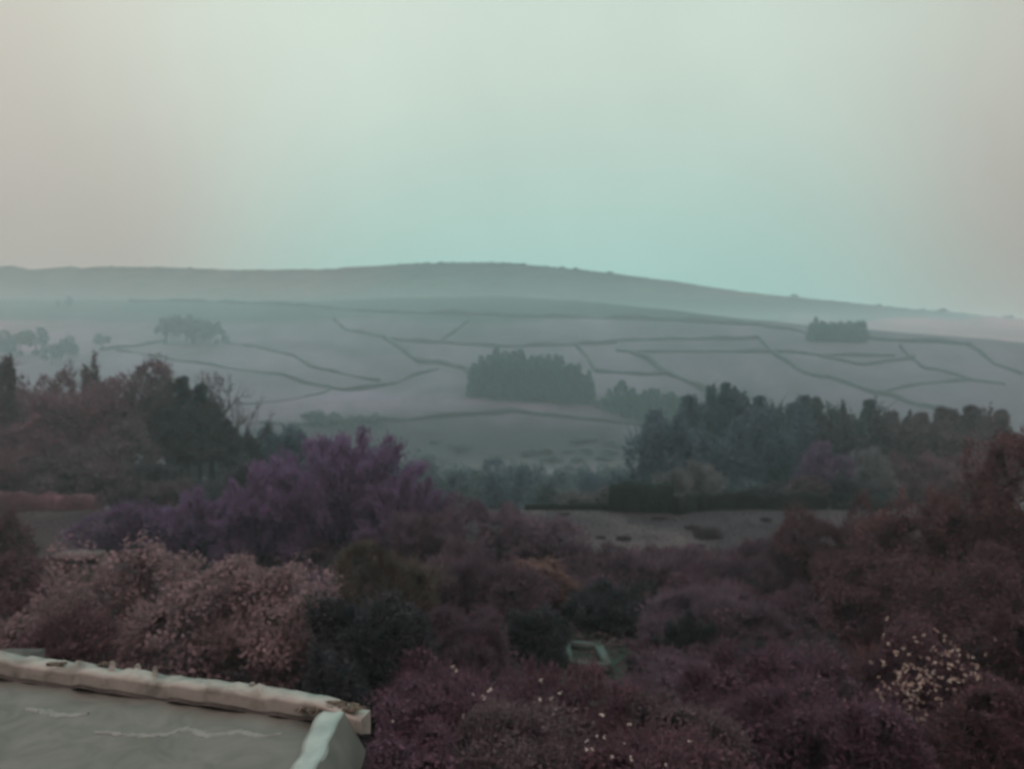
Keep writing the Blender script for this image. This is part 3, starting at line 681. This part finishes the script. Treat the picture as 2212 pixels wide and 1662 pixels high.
for name, vx, vt, vb, hw, d, st, mt, n, sz, lab in [
    ('leafy_shrub', 440, 1185, 1560, 215, 24, 'leaf', 'laurel', 26000, .085, 'big pinkish brown leafy shrub behind the flat roof'),
    ('leafy_shrub', 210, 1225, 1560, 135, 25, 'leaf', 'laurel', 13000, .085, 'lower leafy shrub on left flank of the big leafy one'),
    ('leafy_shrub', 620, 1235, 1560, 120, 23, 'leaf', 'laurel', 12000, .08, 'grey brown leafy shrub on right flank of the big one'),
    ('garden_shrub', 75, 1275, 1480, 100, 28, 'mix', 'rust_dark', 8000, .1, 'dark wine shrub at left edge above the flat roof'),
    ('garden_shrub', 60, 1200, 1420, 85, 38, 'mix', 'rust_dark', 6500, .11, 'reddish shrub left of the small shed'),
    ('garden_shrub', 10, 1095, 1250, 46, 55, 'mix', 'rust_dark', 5000, .14, 'round dark shrub at left edge of brown field'),
    ('garden_shrub', 110, 1345, 1560, 110, 20, 'mix', 'rust_dark', 8000, .08, 'low russet shrub tucked behind left end of roof'),
    ('olive_conifer', 815, 1215, 1420, 115, 27, 'twig', 'olive_conifer', 16000, .075, 'olive topped bushy conifer right of the leafy shrub'),
    ('dark_conifer', 800, 1300, 1640, 100, 21, 'mix', 'dark_green', 16000, .075, 'near black conifer beyond right corner of the roof'),
    ('dark_conifer', 720, 1420, 1660, 60, 18, 'mix', 'dark_green', 7000, .07, 'near black low shrub behind the roof corner'),
    ('mauve_shrub', 930, 1120, 1350, 80, 46, 'twig', 'mauve_dark', 9000, .11, 'dusky mauve shrub right of the purple plumes'),
    ('mauve_shrub', 1060, 1098, 1330, 95, 50, 'twig', 'mauve_grey', 10000, .12, 'soft grey mauve shrub in front of pale bank'),
    ('mauve_shrub', 1170, 1130, 1330, 80, 48, 'twig', 'mauve_grey', 9000, .12, 'grey mauve shrub left of the open brown field'),
    ('mauve_shrub', 1000, 1190, 1420, 95, 36, 'twig', 'mauve_dark', 10000, .09, 'dark mauve shrub below centre of the picture'),
    ('bracken_patch', 1178, 1203, 1330, 58, 40, 'leaf', 'bracken', 7000, .08, 'small orange brown bracken clump among dark shrubs'),
    ('mauve_shrub', 1110, 1250, 1450, 80, 34, 'mix', 'mauve_dark', 8000, .09, 'dark shrub just below the orange bracken clump'),
    ('mauve_shrub', 990, 1330, 1560, 110, 25, 'twig', 'mauve_dark', 12000, .075, 'brown mauve mound left of the planting frame'),
    ('mauve_shrub', 900, 1420, 1640, 80, 20, 'mix', 'plum', 8000, .07, 'dim plum shrub between dark conifer and brown mound'),
    ('green_shrub', 1150, 1318, 1450, 75, 31, 'mix', 'dark_green', 7000, .085, 'dark green shrub left of the planting frame'),
    ('green_shrub', 1325, 1270, 1440, 72, 37, 'mix', 'dark_green', 8000, .09, 'blackish green shrub behind the planting frame'),
    ('mauve_shrub', 1340, 1195, 1350, 95, 45, 'twig', 'mauve_dark', 9000, .11, 'dim grey brown thicket at near edge of field'),
    ('mauve_shrub', 1480, 1200, 1400, 85, 44, 'twig', 'mauve_grey', 8500, .11, 'grey brown thicket right of the blackish green shrub'),
    ('mauve_shrub', 1500, 1285, 1460, 110, 34, 'twig', 'mauve_grey', 11000, .09, 'low grey mound right of the planting frame'),
    ('mauve_shrub', 1600, 1215, 1400, 80, 42, 'twig', 'mauve_dark', 8000, .1, 'dark twiggy thicket right of centre below field'),
    ('mauve_shrub', 1690, 1150, 1400, 75, 46, 'twig', 'mauve_dark', 8500, .11, 'dusky twiggy tree at right end of open field'),
    ('mauve_shrub', 1640, 1310, 1480, 90, 32, 'mix', 'mauve_dark', 9000, .085, 'dark rounded shrub above the plum mound'),
    ('plum_shrub', 1580, 1405, 1600, 110, 22, 'mix', 'plum', 12000, .07, 'plum coloured mound right of the flowering bushes'),
    ('plum_shrub', 1730, 1395, 1600, 85, 24, 'mix', 'plum', 9000, .075, 'deep plum shrub left of the pale leaved bush'),
    ('plum_shrub', 1720, 1500, 1680, 110, 16, 'mix', 'plum', 9000, .06, 'very dark shrub at bottom right of centre'),
    ('rust_tree', 1800, 1105, 1400, 110, 42, 'twig', 'rust_dark', 14000, .1, 'dark rust coloured tree at right of open field'),
    ('rust_tree', 1960, 1065, 1420, 120, 38, 'mix', 'rust', 16000, .09, 'wide rust red tree with rounded top at right'),
    ('rust_tree', 2090, 1005, 1450, 120, 36, 'mix', 'rust', 16000, .09, 'tall rust red tree second from right edge'),
    ('rust_tree', 2205, 930, 1450, 85, 34, 'mix', 'rust', 13000, .09, 'tallest rust red tree cut by right picture edge'),
    ('rust_tree', 1880, 1200, 1460, 120, 32, 'mix', 'rust_dark', 14000, .08, 'dark red shrub in front of the wide rust tree'),
    ('rust_tree', 2080, 1220, 1500, 140, 28, 'mix', 'rust_dark', 15000, .075, 'dark red mass above the pale leaved bush'),
    ('rust_tree', 2210, 1300, 1600, 100, 22, 'mix', 'rust_dark', 11000, .07, 'dark brown red shrub low at right edge'),
    ('rust_tree', 2170, 1480, 1700, 120, 15, 'mix', 'rust_dark', 9000, .06, 'very dark shrub in bottom right corner'),
    ('rust_tree', 1880, 1540, 1700, 100, 14.5, 'mix', 'plum', 9000, .055, 'dark plum shrub below the pale leaved bush'),
    ('flower_bush', 1000, 1480, 1720, 150, 15, 'mix', 'plum', 14000, .05, 'brown flecked bush right of roof with white blooms'),
    ('flower_bush', 1240, 1470, 1720, 145, 15.5, 'mix', 'wine', 14000, .05, 'wine red bush starred with white blooms at bottom'),
    ('flower_bush', 1440, 1490, 1720, 130, 15, 'mix', 'brown_pink', 13000, .05, 'brown pink bush with scattered white blooms at bottom'),
    ('flower_bush', 1120, 1560, 1760, 160, 12.5, 'mix', 'brown_pink', 13000, .045, 'brown bush at bottom edge just right of roof'),
    ('flower_bush', 1400, 1580, 1760, 170, 12.5, 'mix', 'wine', 13000, .045, 'reddish bush filling bottom edge at centre'),
    ('flower_bush', 900, 1590, 1760, 110, 12, 'mix', 'plum', 9000, .045, 'dark bush touching the roof corner at bottom'),
]:
    T(name, 'shrub', st, vx, vt, vb, hw, d, mt, lab, None, n=int(n * 1.15), size=sz, nl=28, depth=.85)

fr = random.Random(11)
FILL = 'low scrub filling the gaps in the garden'
k = 0
while k < 165:
    vy = fr.uniform(1190, 1640) if k < 110 else fr.uniform(1165, 1330); vx = fr.uniform(640, 2200)
    q = ray(vx, vy); ds = np.arange(8, 60, .25); hh = ground(q[0] * ds, ds) - q[2] * ds
    i = int(np.argmax(hh >= -1.0)); d = ds[i]
    if d < 11.5 or (vx < 860 and vy > 1330): continue
    if 1110 < vx < 1430 and 1330 < vy < 1570: continue
    if vy < 1215 and 1230 < vx < 1690: continue
    k += 1
    h = fr.uniform(.8, 2.3) * (1 if d > 20 else .75); g = gz(q[0] * d, d); vt = HZ + F * (-(g + h)) / d; hw = fr.uniform(1.0, 2.6) / d * F * (1 if d > 18 else .7)
    mt = fr.choice(['rust_dark', 'rust', 'wine', 'plum'] if vx > 1750 else ['mauve_dark', 'mauve_grey', 'plum', 'cover', 'dark_green'])
    T('low_scrub', 'shrub', fr.choice(['mix', 'twig', 'plume']), vx, vt, vy + 300, hw, d, mt, 'low shapeless scrub between the larger ' + ('red shrubs on the right' if vx > 1750 else 'dark shrubs at bottom centre'), FILL + (' right' if vx > 1750 else ' centre'), n=4200, size=.055 + .0012 * d, nl=26, depth=.9)
# flower shoots, blooms and pale leaves: parts of the plants that carry them
def find(label): return next(o for o in bpy.data.objects if o.get('label') == label)
def blooms(label, part, mat, pts, d, size, jitter=.25, per=4):
    root = find(label); rng = np.random.default_rng(len(pts) + int(d * 10)); mb = MB()
    for vx, vy in pts:
        p = at(vx, vy, d) - np.array(root.location)
        p[1] -= rng.uniform(0, jitter)
        P = p + rng.normal(0, size * .6, (per, 3)); add_leaves(mb, P, np.tile([0, -1., .5], (per, 1)), size, rng)
    mb.build(part, M[mat], root)
rr = random.Random(3)
blooms('wine red bush starred with white blooms at bottom', 'blossom', 'blossom', [(1170, 1465), (1200, 1520), (1190, 1508), (1196, 1526), (1166, 1500), (1172, 1562), (1210, 1550), (1240, 1552), (1300, 1540), (1150, 1545), (1060, 1480), (1206, 1485)], 13.9, .028)
blooms('reddish bush filling bottom edge at centre', 'blossom', 'blossom', [(1265, 1585), (1276, 1602), (1268, 1615), (1318, 1620), (1356, 1548), (1358, 1625), (1346, 1605), (1302, 1583), (1432, 1640), (1290, 1590), (1490, 1600)], 11.3, .022)
blooms('brown flecked bush right of roof with white blooms', 'blossom', 'blossom', [(1024, 1490), (1045, 1500), (1060, 1480), (1022, 1523), (850, 1552), (1046, 1505), (1000, 1540), (940, 1560)], 13.6, .024)
blooms('brown mauve mound left of the planting frame', 'blossom', 'cream_bloom', [(979, 1437), (984, 1445), (993, 1463), (982, 1452)], 22.5, .06, per=5)
pl = [(rr.gauss(1958, 42), rr.gauss(1500, 50)) for _ in range(125)] + [(rr.gauss(2030, 55), rr.gauss(1430, 28)) for _ in range(75)] + [(1940, 1395), (1930, 1400), (1950, 1398), (1898, 1565), (1932, 1560), (1830, 1518), (1870, 1520), (1890, 1522), (1900, 1570)] + [(rr.gauss(2000, 90), rr.gauss(1480, 70)) for _ in range(40)]
T('pale_leaved_bush', 'shrub', 'mix', 1990, 1392, 1640, 125, 19, 'wine', 'wine coloured bush speckled with pale yellow leaves at right', None, n=14000, size=.06, nl=16, depth=.6)
blooms('wine coloured bush speckled with pale yellow leaves at right', 'pale_foliage', 'pale_leaf', pl, 18.0, .036, jitter=.5, per=3)
# upright shoots on the wine red bush
root = find('wine red bush starred with white blooms at bottom'); mb = MB(); rng = np.random.default_rng(9)
for vx, vy in [(1140, 1436), (1150, 1428), (1172, 1440), (1190, 1436), (1204, 1445), (1230, 1446), (1246, 1434), (1262, 1450), (1282, 1446), (1298, 1450), (1046, 1450), (1110, 1460), (1330, 1480), (1080, 1470)]:
    tip = at(vx, vy, 15) - np.array(root.location); k = 70; f = rng.uniform(0, 1, k)
    P = tip - np.array([0, 0, .55]) * f[:, None] + rng.normal(0, .035, (k, 3)) * (.3 + f)[:, None] * 1.6
    add_twigs(mb, P, np.tile([0, 0, 1.], (k, 1)), .12, .022, rng, up=.6, wild=.7)
mb.build('shoot_tip', M['wine'], root)

# dark tufts on the brown field
def ghit(vx, vy):
    q = ray(vx, vy); ds = np.arange(8, 100, .1); h = ground(q[0] * ds, ds) - q[2] * ds
    i = int(np.argmax(h >= 0)); return np.array([q[0] * ds[i], ds[i], gz(q[0] * ds[i], ds[i])])
for vx, vy, w, hgt, lab in [(1528, 1161, 34, 24, 'largest dark rush clump on the open brown field'), (1494, 1144, 20, 10, 'flat rush clump left of the largest one'), (1655, 1127, 12, 10, 'small rush clump near the long wall on field'),
        (1478, 1202, 17, 6, 'thin dark rush streak nearest the camera on field'), (1512, 1181, 14, 6, 'small dark rush streak below largest clump'), (1645, 1170, 10, 7, 'tiny rush clump with pale patch at right of field'),
        (1298, 1165, 11, 7, 'faint small rush clump at left of open field'), (1348, 1167, 18, 10, 'faint wide rush clump at left of open field'), (1425, 1122, 22, 7, 'dark rush strip below the green hedge block'), (1220, 1113, 14, 6, 'small rush strip below the low wall')]:
    p = ghit(vx, vy); d = p[1]; mb = MB(); rng = np.random.default_rng(int(vx))
    k = 700; a = rng.uniform(0, 6.28, k); q = np.clip(np.abs(rng.normal(0, .55, k)), 0, 1); rx = .85 * w / F * d; h = hgt / F * d
    P = np.column_stack([np.cos(a) * q * rx, np.sin(a) * q * rx * .8, np.zeros(k)])
    add_twigs(mb, P, np.column_stack([np.cos(a) * .5, np.sin(a) * .5, np.ones(k)]), h * .9, .045, rng, up=.5, wild=.5)
    tag(mb.build('rush_clump', M['tuft'], None, p - np.array([0, 0, .04])), lab, 'rush clump', 'rush clumps on the brown field')

# short dry grass on the field and low ground cover in the garden
def scatter(name, mat, n, d0, d1, fn, seed, kind):
    rng = np.random.default_rng(seed); u = rng.uniform(-.68, .68, n); d = np.sqrt(rng.uniform(d0 ** 2, d1 ** 2, n))
    X, Y = u * d, d; Z = ground(X, Y); mb = MB(); P = np.column_stack([X, Y, Z]); fn(mb, P, rng)
    tag(mb.build(name, M[mat]), kind='stuff')
M['dry_grass'] = fol('dry_grass', (.022, .019, .022), .3, .12)
scatter('grass', 'dry_grass', 60000, 54, 89, lambda mb, P, r: add_twigs(mb, P, np.tile([0, 0, 1.], (len(P), 1)), .13, .03, r, up=.8, wild=.9), 5, 'stuff')
scatter('ground_cover', 'cover', 60000, 8, 56, lambda mb, P, r: add_leaves(mb, P + np.array([0, 0, .15]) + r.uniform(-.1, .35, (len(P), 1)) * np.array([0, 0, 1]), np.tile([0, 0, 1.], (len(P), 1)), .11, r), 6, 'stuff')

# ------------------------------------------------------------------ planting frame
def planting_frame():
    p = ghit(1272, 1440); x, y = p[0], p[1]
    z = gz(x, y) + .42
    P0 = [ray(a, b) * (z / ray(a, b)[2]) for a, b in [(1231, 1437), (1317, 1443), (1294, 1398), (1222, 1391)]]
    root = empty('planting_frame', (x, y, z - .30), 'pale green square planting frame with dark bed inside, among shrubs', 'planter')
    c = [np.array([q[0] - x, q[1] - y, .22]) for q in P0]
    mid = sum(c) / 4
    for i in range(4):
        a, b = c[i], c[(i + 1) % 4]; e = (b - a) / 2; L = np.linalg.norm(e); t = e / L
        n = np.array([-t[1], t[0], 0]); wd = .17 if i in (0, 1) else .12
        mb = MB(); mb.box((a + b) / 2 + n * wd * .2, t * (L - .0 if i % 2 == 0 else L - .16), n * wd, np.array([0, 0, .20 + .006 * i])); mb.build('board', M['frame_green'], root)
        mb = MB(); mb.box(a + np.array([0, 0, -.10]), [.06, 0, 0], [0, .06, 0], [0, 0, .40]); mb.build('corner_post', M['frame_green'], root)
    mb = MB(); n = 12
    V = np.array([[(c[0] * (1 - u) + c[1] * u) * (1 - v) + (c[3] * (1 - u) + c[2] * u) * v for v in np.linspace(.03, .97, n)] for u in np.linspace(.03, .97, n)])
    V[..., 2] = .16 + np.random.default_rng(1).normal(0, .035, (n, n)); mb.grid(V, n, n); mb.build('soil_bed', M['soil'], root)
    # leaning rail at the left corner
    mb = MB(); mb.tube([c[3] + [-.55, .1, -.1], c[0] + [-.16, .1, .3]], [.045, .045], 6); mb.build('rail', M['frame_green'], root)
planting_frame()

# ------------------------------------------------------------------ small shed at the left
def shed():
    a, b = at(112, 1230, 43), at(208, 1232, 43)
    g = gz((a[0] + b[0]) / 2, 43.5); cx = (a[0] + b[0]) / 2; hw = (b[0] - a[0]) / 2
    top = at(160, 1200, 43)[2]
    root = empty('garden_shed', (cx, 43.8, g), 'low dark shed with pale flat roof among left shrubs', 'shed')
    h = top - g
    mb = MB(); mb.box([0, 0, h / 2 - .1], [hw, 0, 0], [0, .6, 0], [0, 0, h / 2 - .1]); mb.build('wall', M['shed_wood'], root)
    mb = MB(); mb.box([0, -.3, h - .12], [hw + .015, 0, 0], [0, .66, .06], [0, 0, .06]); mb.build('roof', M['shed_roof'], root)
    mb = MB(); mb.box([.35, -.63, h * .42], [.34, 0, 0], [0, .03, 0], [0, 0, h * .38]); mb.build('door', M['dark_line'], root)
shed()

# ------------------------------------------------------------------ flat roofed building at the lower left
def building():
    rng = np.random.default_rng(21)
    root = empty('flat_roofed_building', (-6, 7.5, gz(-6, 7.5)), 'flat roofed building with pale wavy coping, bottom left', 'building')
    L0 = np.array(root.location)
    Z0 = -4.2
    a = np.array([-7.29, 11.47]); b = np.array([-2.56, 10.10]); t = (b - a) / np.linalg.norm(b - a)
    end = a + t * 5.76; start = a - t * 5.0
    nin = np.array([t[1], -t[0]])                      # towards the camera
    m = 180; s = np.linspace(0, np.linalg.norm(end - start), m)
    W = lambda f, ph: np.sin(s * f + ph)
    wav = .020 * W(4.3, 0) + .018 * W(7.9, 1.3) + .016 * W(2.1, 2) + .010 * W(15.0, .4) + np.convolve(rng.normal(0, .055, m + 3), [.2, .3, .3, .2], 'valid') + .05 * (rng.uniform(size=m) < .06)
    wav2 = .022 * W(3.7, 1) + .016 * W(8.6, .3) + .012 * W(13., 2)
    drop = .13 * sm(s[-1] - .75, s[-1], s)
    wide = np.interp(s, [0, 5, s[-1] - .8, s[-1]], [.34, .34, .30, .28])
    prof = [(-.03, -.30), (-.03, -.05), (.0, .0), (1, 0.01), (1.03, -.025), (1.03, -.16)]
    V = np.empty((m, len(prof), 3))
    for k, (u, dz) in enumerate(prof):
        off = u * wide + (wav2 if k >= 3 else wav) * (1.4 if k in (2, 3, 4, 5) else .6)
        P = start + s[:, None] * t + nin * off[:, None]
        V[:, k, :2] = P; V[:, k, 2] = Z0 + dz + (wav * 1.0 if k < 3 else wav2 * 1.2) - drop
    mb = MB(); mb.grid(V - L0, m, len(prof)); o = mb._add(V[-1] - L0); mb.q.append(np.array([[0, 1, 4, 5], [1, 2, 3, 4]]) + o)
    cop = mb.build('coping', M['coping'], root, smooth=True)
    # dark strip below the coping, with the gap's shadow painted in
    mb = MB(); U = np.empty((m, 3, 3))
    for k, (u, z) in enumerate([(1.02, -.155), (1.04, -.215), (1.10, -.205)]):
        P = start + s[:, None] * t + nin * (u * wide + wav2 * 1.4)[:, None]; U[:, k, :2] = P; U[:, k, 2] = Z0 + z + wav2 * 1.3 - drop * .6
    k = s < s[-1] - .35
    mb.grid(U[k] - L0, int(k.sum()), 3); mb.build('shadow_joint', M['dark_line'], cop, smooth=True)
    # roof deck
    nu, nv = 90, 60; V = np.empty((nu, nv, 3))
    xr = -2.22
    for i, u in enumerate(np.linspace(0, 1, nu)):
        p = start + t * (np.linalg.norm(end - start) - .5) * u; p = p + nin * .30
        q = np.array([np.interp(u, [0, 1], [-13.5, xr]), 3.5])
        if u == 1: p[0] = xr
        for j, v in enumerate(np.linspace(0, 1, nv)):
            c = p * (1 - v) + q * v; V[i, j, :2] = c
            V[i, j, 2] = Z0 - .23 + .012 * noise.noise(Vector((c[0] * 1.1, c[1] * 1.6, 0)))
    mb = MB(); mb.grid(V - L0, nu, nv); deck = mb.build('roof', M['roof_felt'], root, smooth=True)
    # wandering lap joints in the felt
    def lap(pts, w, seed):
        r2 = np.random.default_rng(seed); P = []
        for vx, vy in pts:
            q = ray(vx, vy); d = (Z0 - .215) / q[2]; P.append((q * d)[:2])
        P = np.array(P); k = 70; tt = np.linspace(0, len(P) - 1, k)
        X = np.interp(tt, range(len(P)), P[:, 0]); Y = np.interp(tt, range(len(P)), P[:, 1]) + np.convolve(r2.normal(0, .018, k + 4), np.ones(5) / 2.5, 'valid')
        ww = w * r2.uniform(.5, 1.2, k) * np.sin(np.linspace(.15, 3.0, k)) ** .5
        V = np.stack([np.column_stack([X, Y - ww, np.full(k, Z0 - .228)]), np.column_stack([X, Y, np.full(k, Z0 - .206)]), np.column_stack([X, Y + ww, np.full(k, Z0 - .228)])], 1)
        mb = MB(); mb.grid(V - L0, k, 3); mb.build('lap_joint', M['seam'], deck, smooth=True)
    lap([(55, 1530), (95, 1534), (130, 1544), (190, 1541)], .08, 1)
    lap([(205, 1580), (260, 1585), (320, 1588), (360, 1584), (405, 1572), (450, 1588), (510, 1580), (560, 1587), (610, 1585)], .07, 2)
    # verge flashing running towards the camera
    yb = 9.62; ys = np.linspace(yb, 3.5, 60); n = len(ys)
    pr = [(-2.33, -.20), (-2.31, -.02), (-2.24, .015), (-2.16, .0), (-2.08, .02), (-2.03, -.01), (-2.02, -.06)]
    V = np.empty((n, len(pr), 3)); wv = .012 * np.sin(ys * 6) + .01 * np.sin(ys * 11 + 1)
    for k, (x, dz) in enumerate(pr):
        V[:, k, 0] = x + wv + np.interp(ys, [8.2, 10], [0, -.06 if k < 3 else .0]); V[:, k, 1] = ys; V[:, k, 2] = Z0 + dz - .05
    mb = MB(); mb.grid(V - L0, n, len(pr)); mb.build('verge_flashing', M['flashing'], root, smooth=True)
    # slated side slope and its eave
    V = np.empty((n, 4, 3))
    for k, (x, dz) in enumerate([(-2.03, -.05), (-1.90, -.27), (-1.76, -.52), (-1.78, -.60)]):
        V[:, k, 0] = x + .008 * np.sin(ys * 14 + k); V[:, k, 1] = ys + (.0); V[:, k, 2] = Z0 + dz
    mb = MB(); mb.grid(V - L0, n, 4)
    mb.build('side_slope', M['slope_slate'], root)
    # walls down to the ground
    mb = MB(); zb = -10.5
    pl = [(-13.5, 3.5), (-1.95, 3.5), (-1.95, 9.95), (end[0] - .35, end[1] + .0), tuple(start + nin * .1)]
    for i in range(len(pl)):
        p, q = pl[i], pl[(i + 1) % len(pl)]
        mb.face4(np.array([[*p, zb], [*q, zb], [*q, Z0 - .3], [*p, Z0 - .3]]) - L0)
    mb.build('wall', M['render_wall'], root)
    # mossy rounded end of the coping
    mb = MB(); P, O = lobe_points(3600, 12, .46, .20, .07, rng); c = np.array([*(end - t * .42 + nin * .24), Z0 - .075])
    add_leaves(mb, P + c - L0, O, .022, rng); mb.build('moss', M['moss'], cop)
    for vx, vy, r in [(125, 1452, .11), (222, 1456, .13)]:
        q = at(vx, vy, 11.0); q[2] = Z0 + .015; P, O = lobe_points(500, 6, r * 1.5, r * .6, .02, rng); mb = MB(); add_leaves(mb, P + q - L0, O, .02, rng); mb.build('moss', M['moss'], cop)
    # little vent stubs on the far edge
    for vx, vt, vb, r in [(298, 1436, 1475, .045), (335, 1441, 1470, .035), (545, 1476, 1500, .05), (243, 1430, 1450, .04)]:
        d = np.interp(vx, [0, 665], [11.47, 10.1]) - .06; p = at(vx, vb, d); z1 = at(vx, vt, d)[2]
        mb = MB(); mb.tube(np.array([[p[0], d, Z0 - .05], [p[0], d, z1 - .02], [p[0], d, z1]]) - L0, [r, r * .9, r * .7], 8); mb.build('vent_pipe', M['coping'], root)
building()
# dark trough with a pale lid lying beyond the far edge of the roof
p = at(28, 1409, 13.2); g = gz(p[0], p[1])
root = empty('rooflight', (p[0], p[1], g), 'dark narrow lean-to with pale top strip behind left end of roof', 'lean-to')
mb = MB(); mb.box([0, 0, (p[2] - g) / 2 - .05], [.36, 0, 0], [0, .3, 0], [0, 0, (p[2] - g) / 2]); mb.build('body', M['dark_line'], root)
mb = MB(); mb.box([-.05, -.22, p[2] - g - .01], [.27, 0, 0], [0, .05, 0], [0, 0, .02]); mb.build('lid', M['seam'], root)

# ------------------------------------------------------------------ mist
mb = MB(); top = max(o.matrix_world.translation.z for o in bpy.data.objects) + 70
mb.box([0, 0, (top - 420) / 2], [4000, 0, 0], [0, 4000, 0], [0, 0, (top + 420) / 2])
hm = bpy.data.materials.new('haze'); hm.use_nodes = True; nt = hm.node_tree
for n in list(nt.nodes): nt.nodes.remove(n)
out = nt.nodes.new('ShaderNodeOutputMaterial'); pv = nt.nodes.new('ShaderNodeVolumePrincipled')
pv.inputs['Color'].default_value = (.80, .985, .99, 1); pv.inputs['Density'].default_value = .00056; pv.inputs['Anisotropy'].default_value = .55
nt.links.new(pv.outputs['Volume'], out.inputs['Volume'])
hz = mb.build('haze', hm); tag(hz, kind='stuff')

# ------------------------------------------------------------------ overcast sky and sun
w = bpy.data.worlds.new('World'); scene.world = w; w.use_nodes = True; nt = w.node_tree
for n in list(nt.nodes): nt.nodes.remove(n)
N, Lk = nt.nodes.new, nt.links.new
SUN_EL, SUN_AZ = math.radians(46), math.radians(-24)
sky = N('ShaderNodeTexSky'); sky.sky_type = 'NISHITA'; sky.sun_disc = False; sky.sun_elevation = SUN_EL; sky.sun_rotation = SUN_AZ; sky.dust_density = 6
bgs = N('ShaderNodeBackground'); bgs.inputs['Strength'].default_value = .06; Lk(sky.outputs[0], bgs.inputs[0])
tc = N('ShaderNodeTexCoord'); sp = N('ShaderNodeSeparateXYZ'); Lk(tc.outputs['Generated'], sp.inputs[0])
def mrange(a, b, c, d, src):
    q = N('ShaderNodeMapRange'); q.interpolation_type = 'SMOOTHSTEP'
    for k, v in zip(('From Min', 'From Max', 'To Min', 'To Max'), (a, b, c, d)): q.inputs[k].default_value = v
    Lk(src, q.inputs['Value']); return q.outputs['Result']
dot = N('ShaderNodeVectorMath'); dot.operation = 'DOT_PRODUCT'; Lk(tc.outputs['Generated'], dot.inputs[0])
v = Vector((.065, 1, .06)).normalized(); dot.inputs[1].default_value = v
teal = mrange(.865, .995, 0, 1, dot.outputs['Value'])
dot2 = N('ShaderNodeVectorMath'); dot2.operation = 'DOT_PRODUCT'; Lk(tc.outputs['Generated'], dot2.inputs[0])
dot2.inputs[1].default_value = Vector((.04, 1, .36)).normalized()
pale = mrange(.84, .99, 0, 1, dot2.outputs['Value'])
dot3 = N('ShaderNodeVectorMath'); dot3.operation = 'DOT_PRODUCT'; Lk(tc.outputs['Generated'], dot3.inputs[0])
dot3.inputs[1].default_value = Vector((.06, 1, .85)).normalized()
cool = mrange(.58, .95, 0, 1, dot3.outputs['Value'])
elev = mrange(-.02, .40, 0, 1, sp.outputs['Z'])
haze_fill = mrange(.40, .58, 0, 1, sp.outputs['Z'])
def mixc(f, a, b):
    q = N('ShaderNodeMix'); q.data_type = 'RGBA'; Lk(f, q.inputs['Factor'])
    for k, c in (('A', a), ('B', b)):
        if isinstance(c, tuple): q.inputs[k].default_value = (*c, 1)
        else: Lk(c, q.inputs[k])
    return q.outputs['Result']
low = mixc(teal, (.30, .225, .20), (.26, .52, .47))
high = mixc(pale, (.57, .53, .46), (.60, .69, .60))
col = mixc(haze_fill, mixc(elev, low, high), mixc(cool, (3.0, 2.05, 2.0), (.80, 2.25, 2.2)))  # bright zone above the view, added to light the haze; teal ahead, pink beside
nz = N('ShaderNodeTexNoise'); nz.inputs['Scale'].default_value = 2.6; nz.inputs['Detail'].default_value = 4; Lk(tc.outputs['Generated'], nz.inputs['Vector'])
mot = N('ShaderNodeMapRange'); mot.inputs['From Min'].default_value = .3; mot.inputs['From Max'].default_value = .7; mot.inputs['To Min'].default_value = .93; mot.inputs['To Max'].default_value = 1.07; Lk(nz.outputs['Fac'], mot.inputs['Value'])
mm = N('ShaderNodeMix'); mm.data_type = 'RGBA'; mm.blend_type = 'MULTIPLY'; mm.inputs['Factor'].default_value = 1; Lk(col, mm.inputs['A']); Lk(mot.outputs['Result'], mm.inputs['B'])
col = mm.outputs['Result']
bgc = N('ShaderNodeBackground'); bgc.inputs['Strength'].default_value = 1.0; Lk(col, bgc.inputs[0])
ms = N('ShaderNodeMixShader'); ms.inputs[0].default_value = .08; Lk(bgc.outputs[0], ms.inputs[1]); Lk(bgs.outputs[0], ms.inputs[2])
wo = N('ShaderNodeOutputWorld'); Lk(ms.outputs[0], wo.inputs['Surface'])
sl = bpy.data.lights.new('sun', 'SUN'); sl.energy = .5; sl.angle = math.radians(60); sl.color = (1, .95, .91)
so = bpy.data.objects.new('sun', sl); COL.objects.link(so)
so.rotation_euler = (math.pi / 2 - SUN_EL, 0, math.pi - SUN_AZ)

# ------------------------------------------------------------------ camera
cd = bpy.data.cameras.new('camera'); cam = bpy.data.objects.new('camera', cd); COL.objects.link(cam)
cd.sensor_width = 36; cd.lens = F / 2212 * 36; cd.clip_start = .05; cd.clip_end = 20000
cam.rotation_euler = (math.pi / 2 - PITCH, 0, 0)
cd.dof.use_dof = True; cd.dof.focus_distance = 3.2; cd.dof.aperture_fstop = 1.75
scene.camera = cam
scene.view_settings.view_transform = 'Standard'; scene.view_settings.look = 'None'
scene.view_settings.exposure = 0; scene.view_settings.gamma = 1
cy = scene.cycles
cy.max_bounces = 6; cy.diffuse_bounces = 2; cy.glossy_bounces = 1; cy.transmission_bounces = 1; cy.volume_bounces = 3; cy.transparent_max_bounces = 8
cy.use_denoising = True
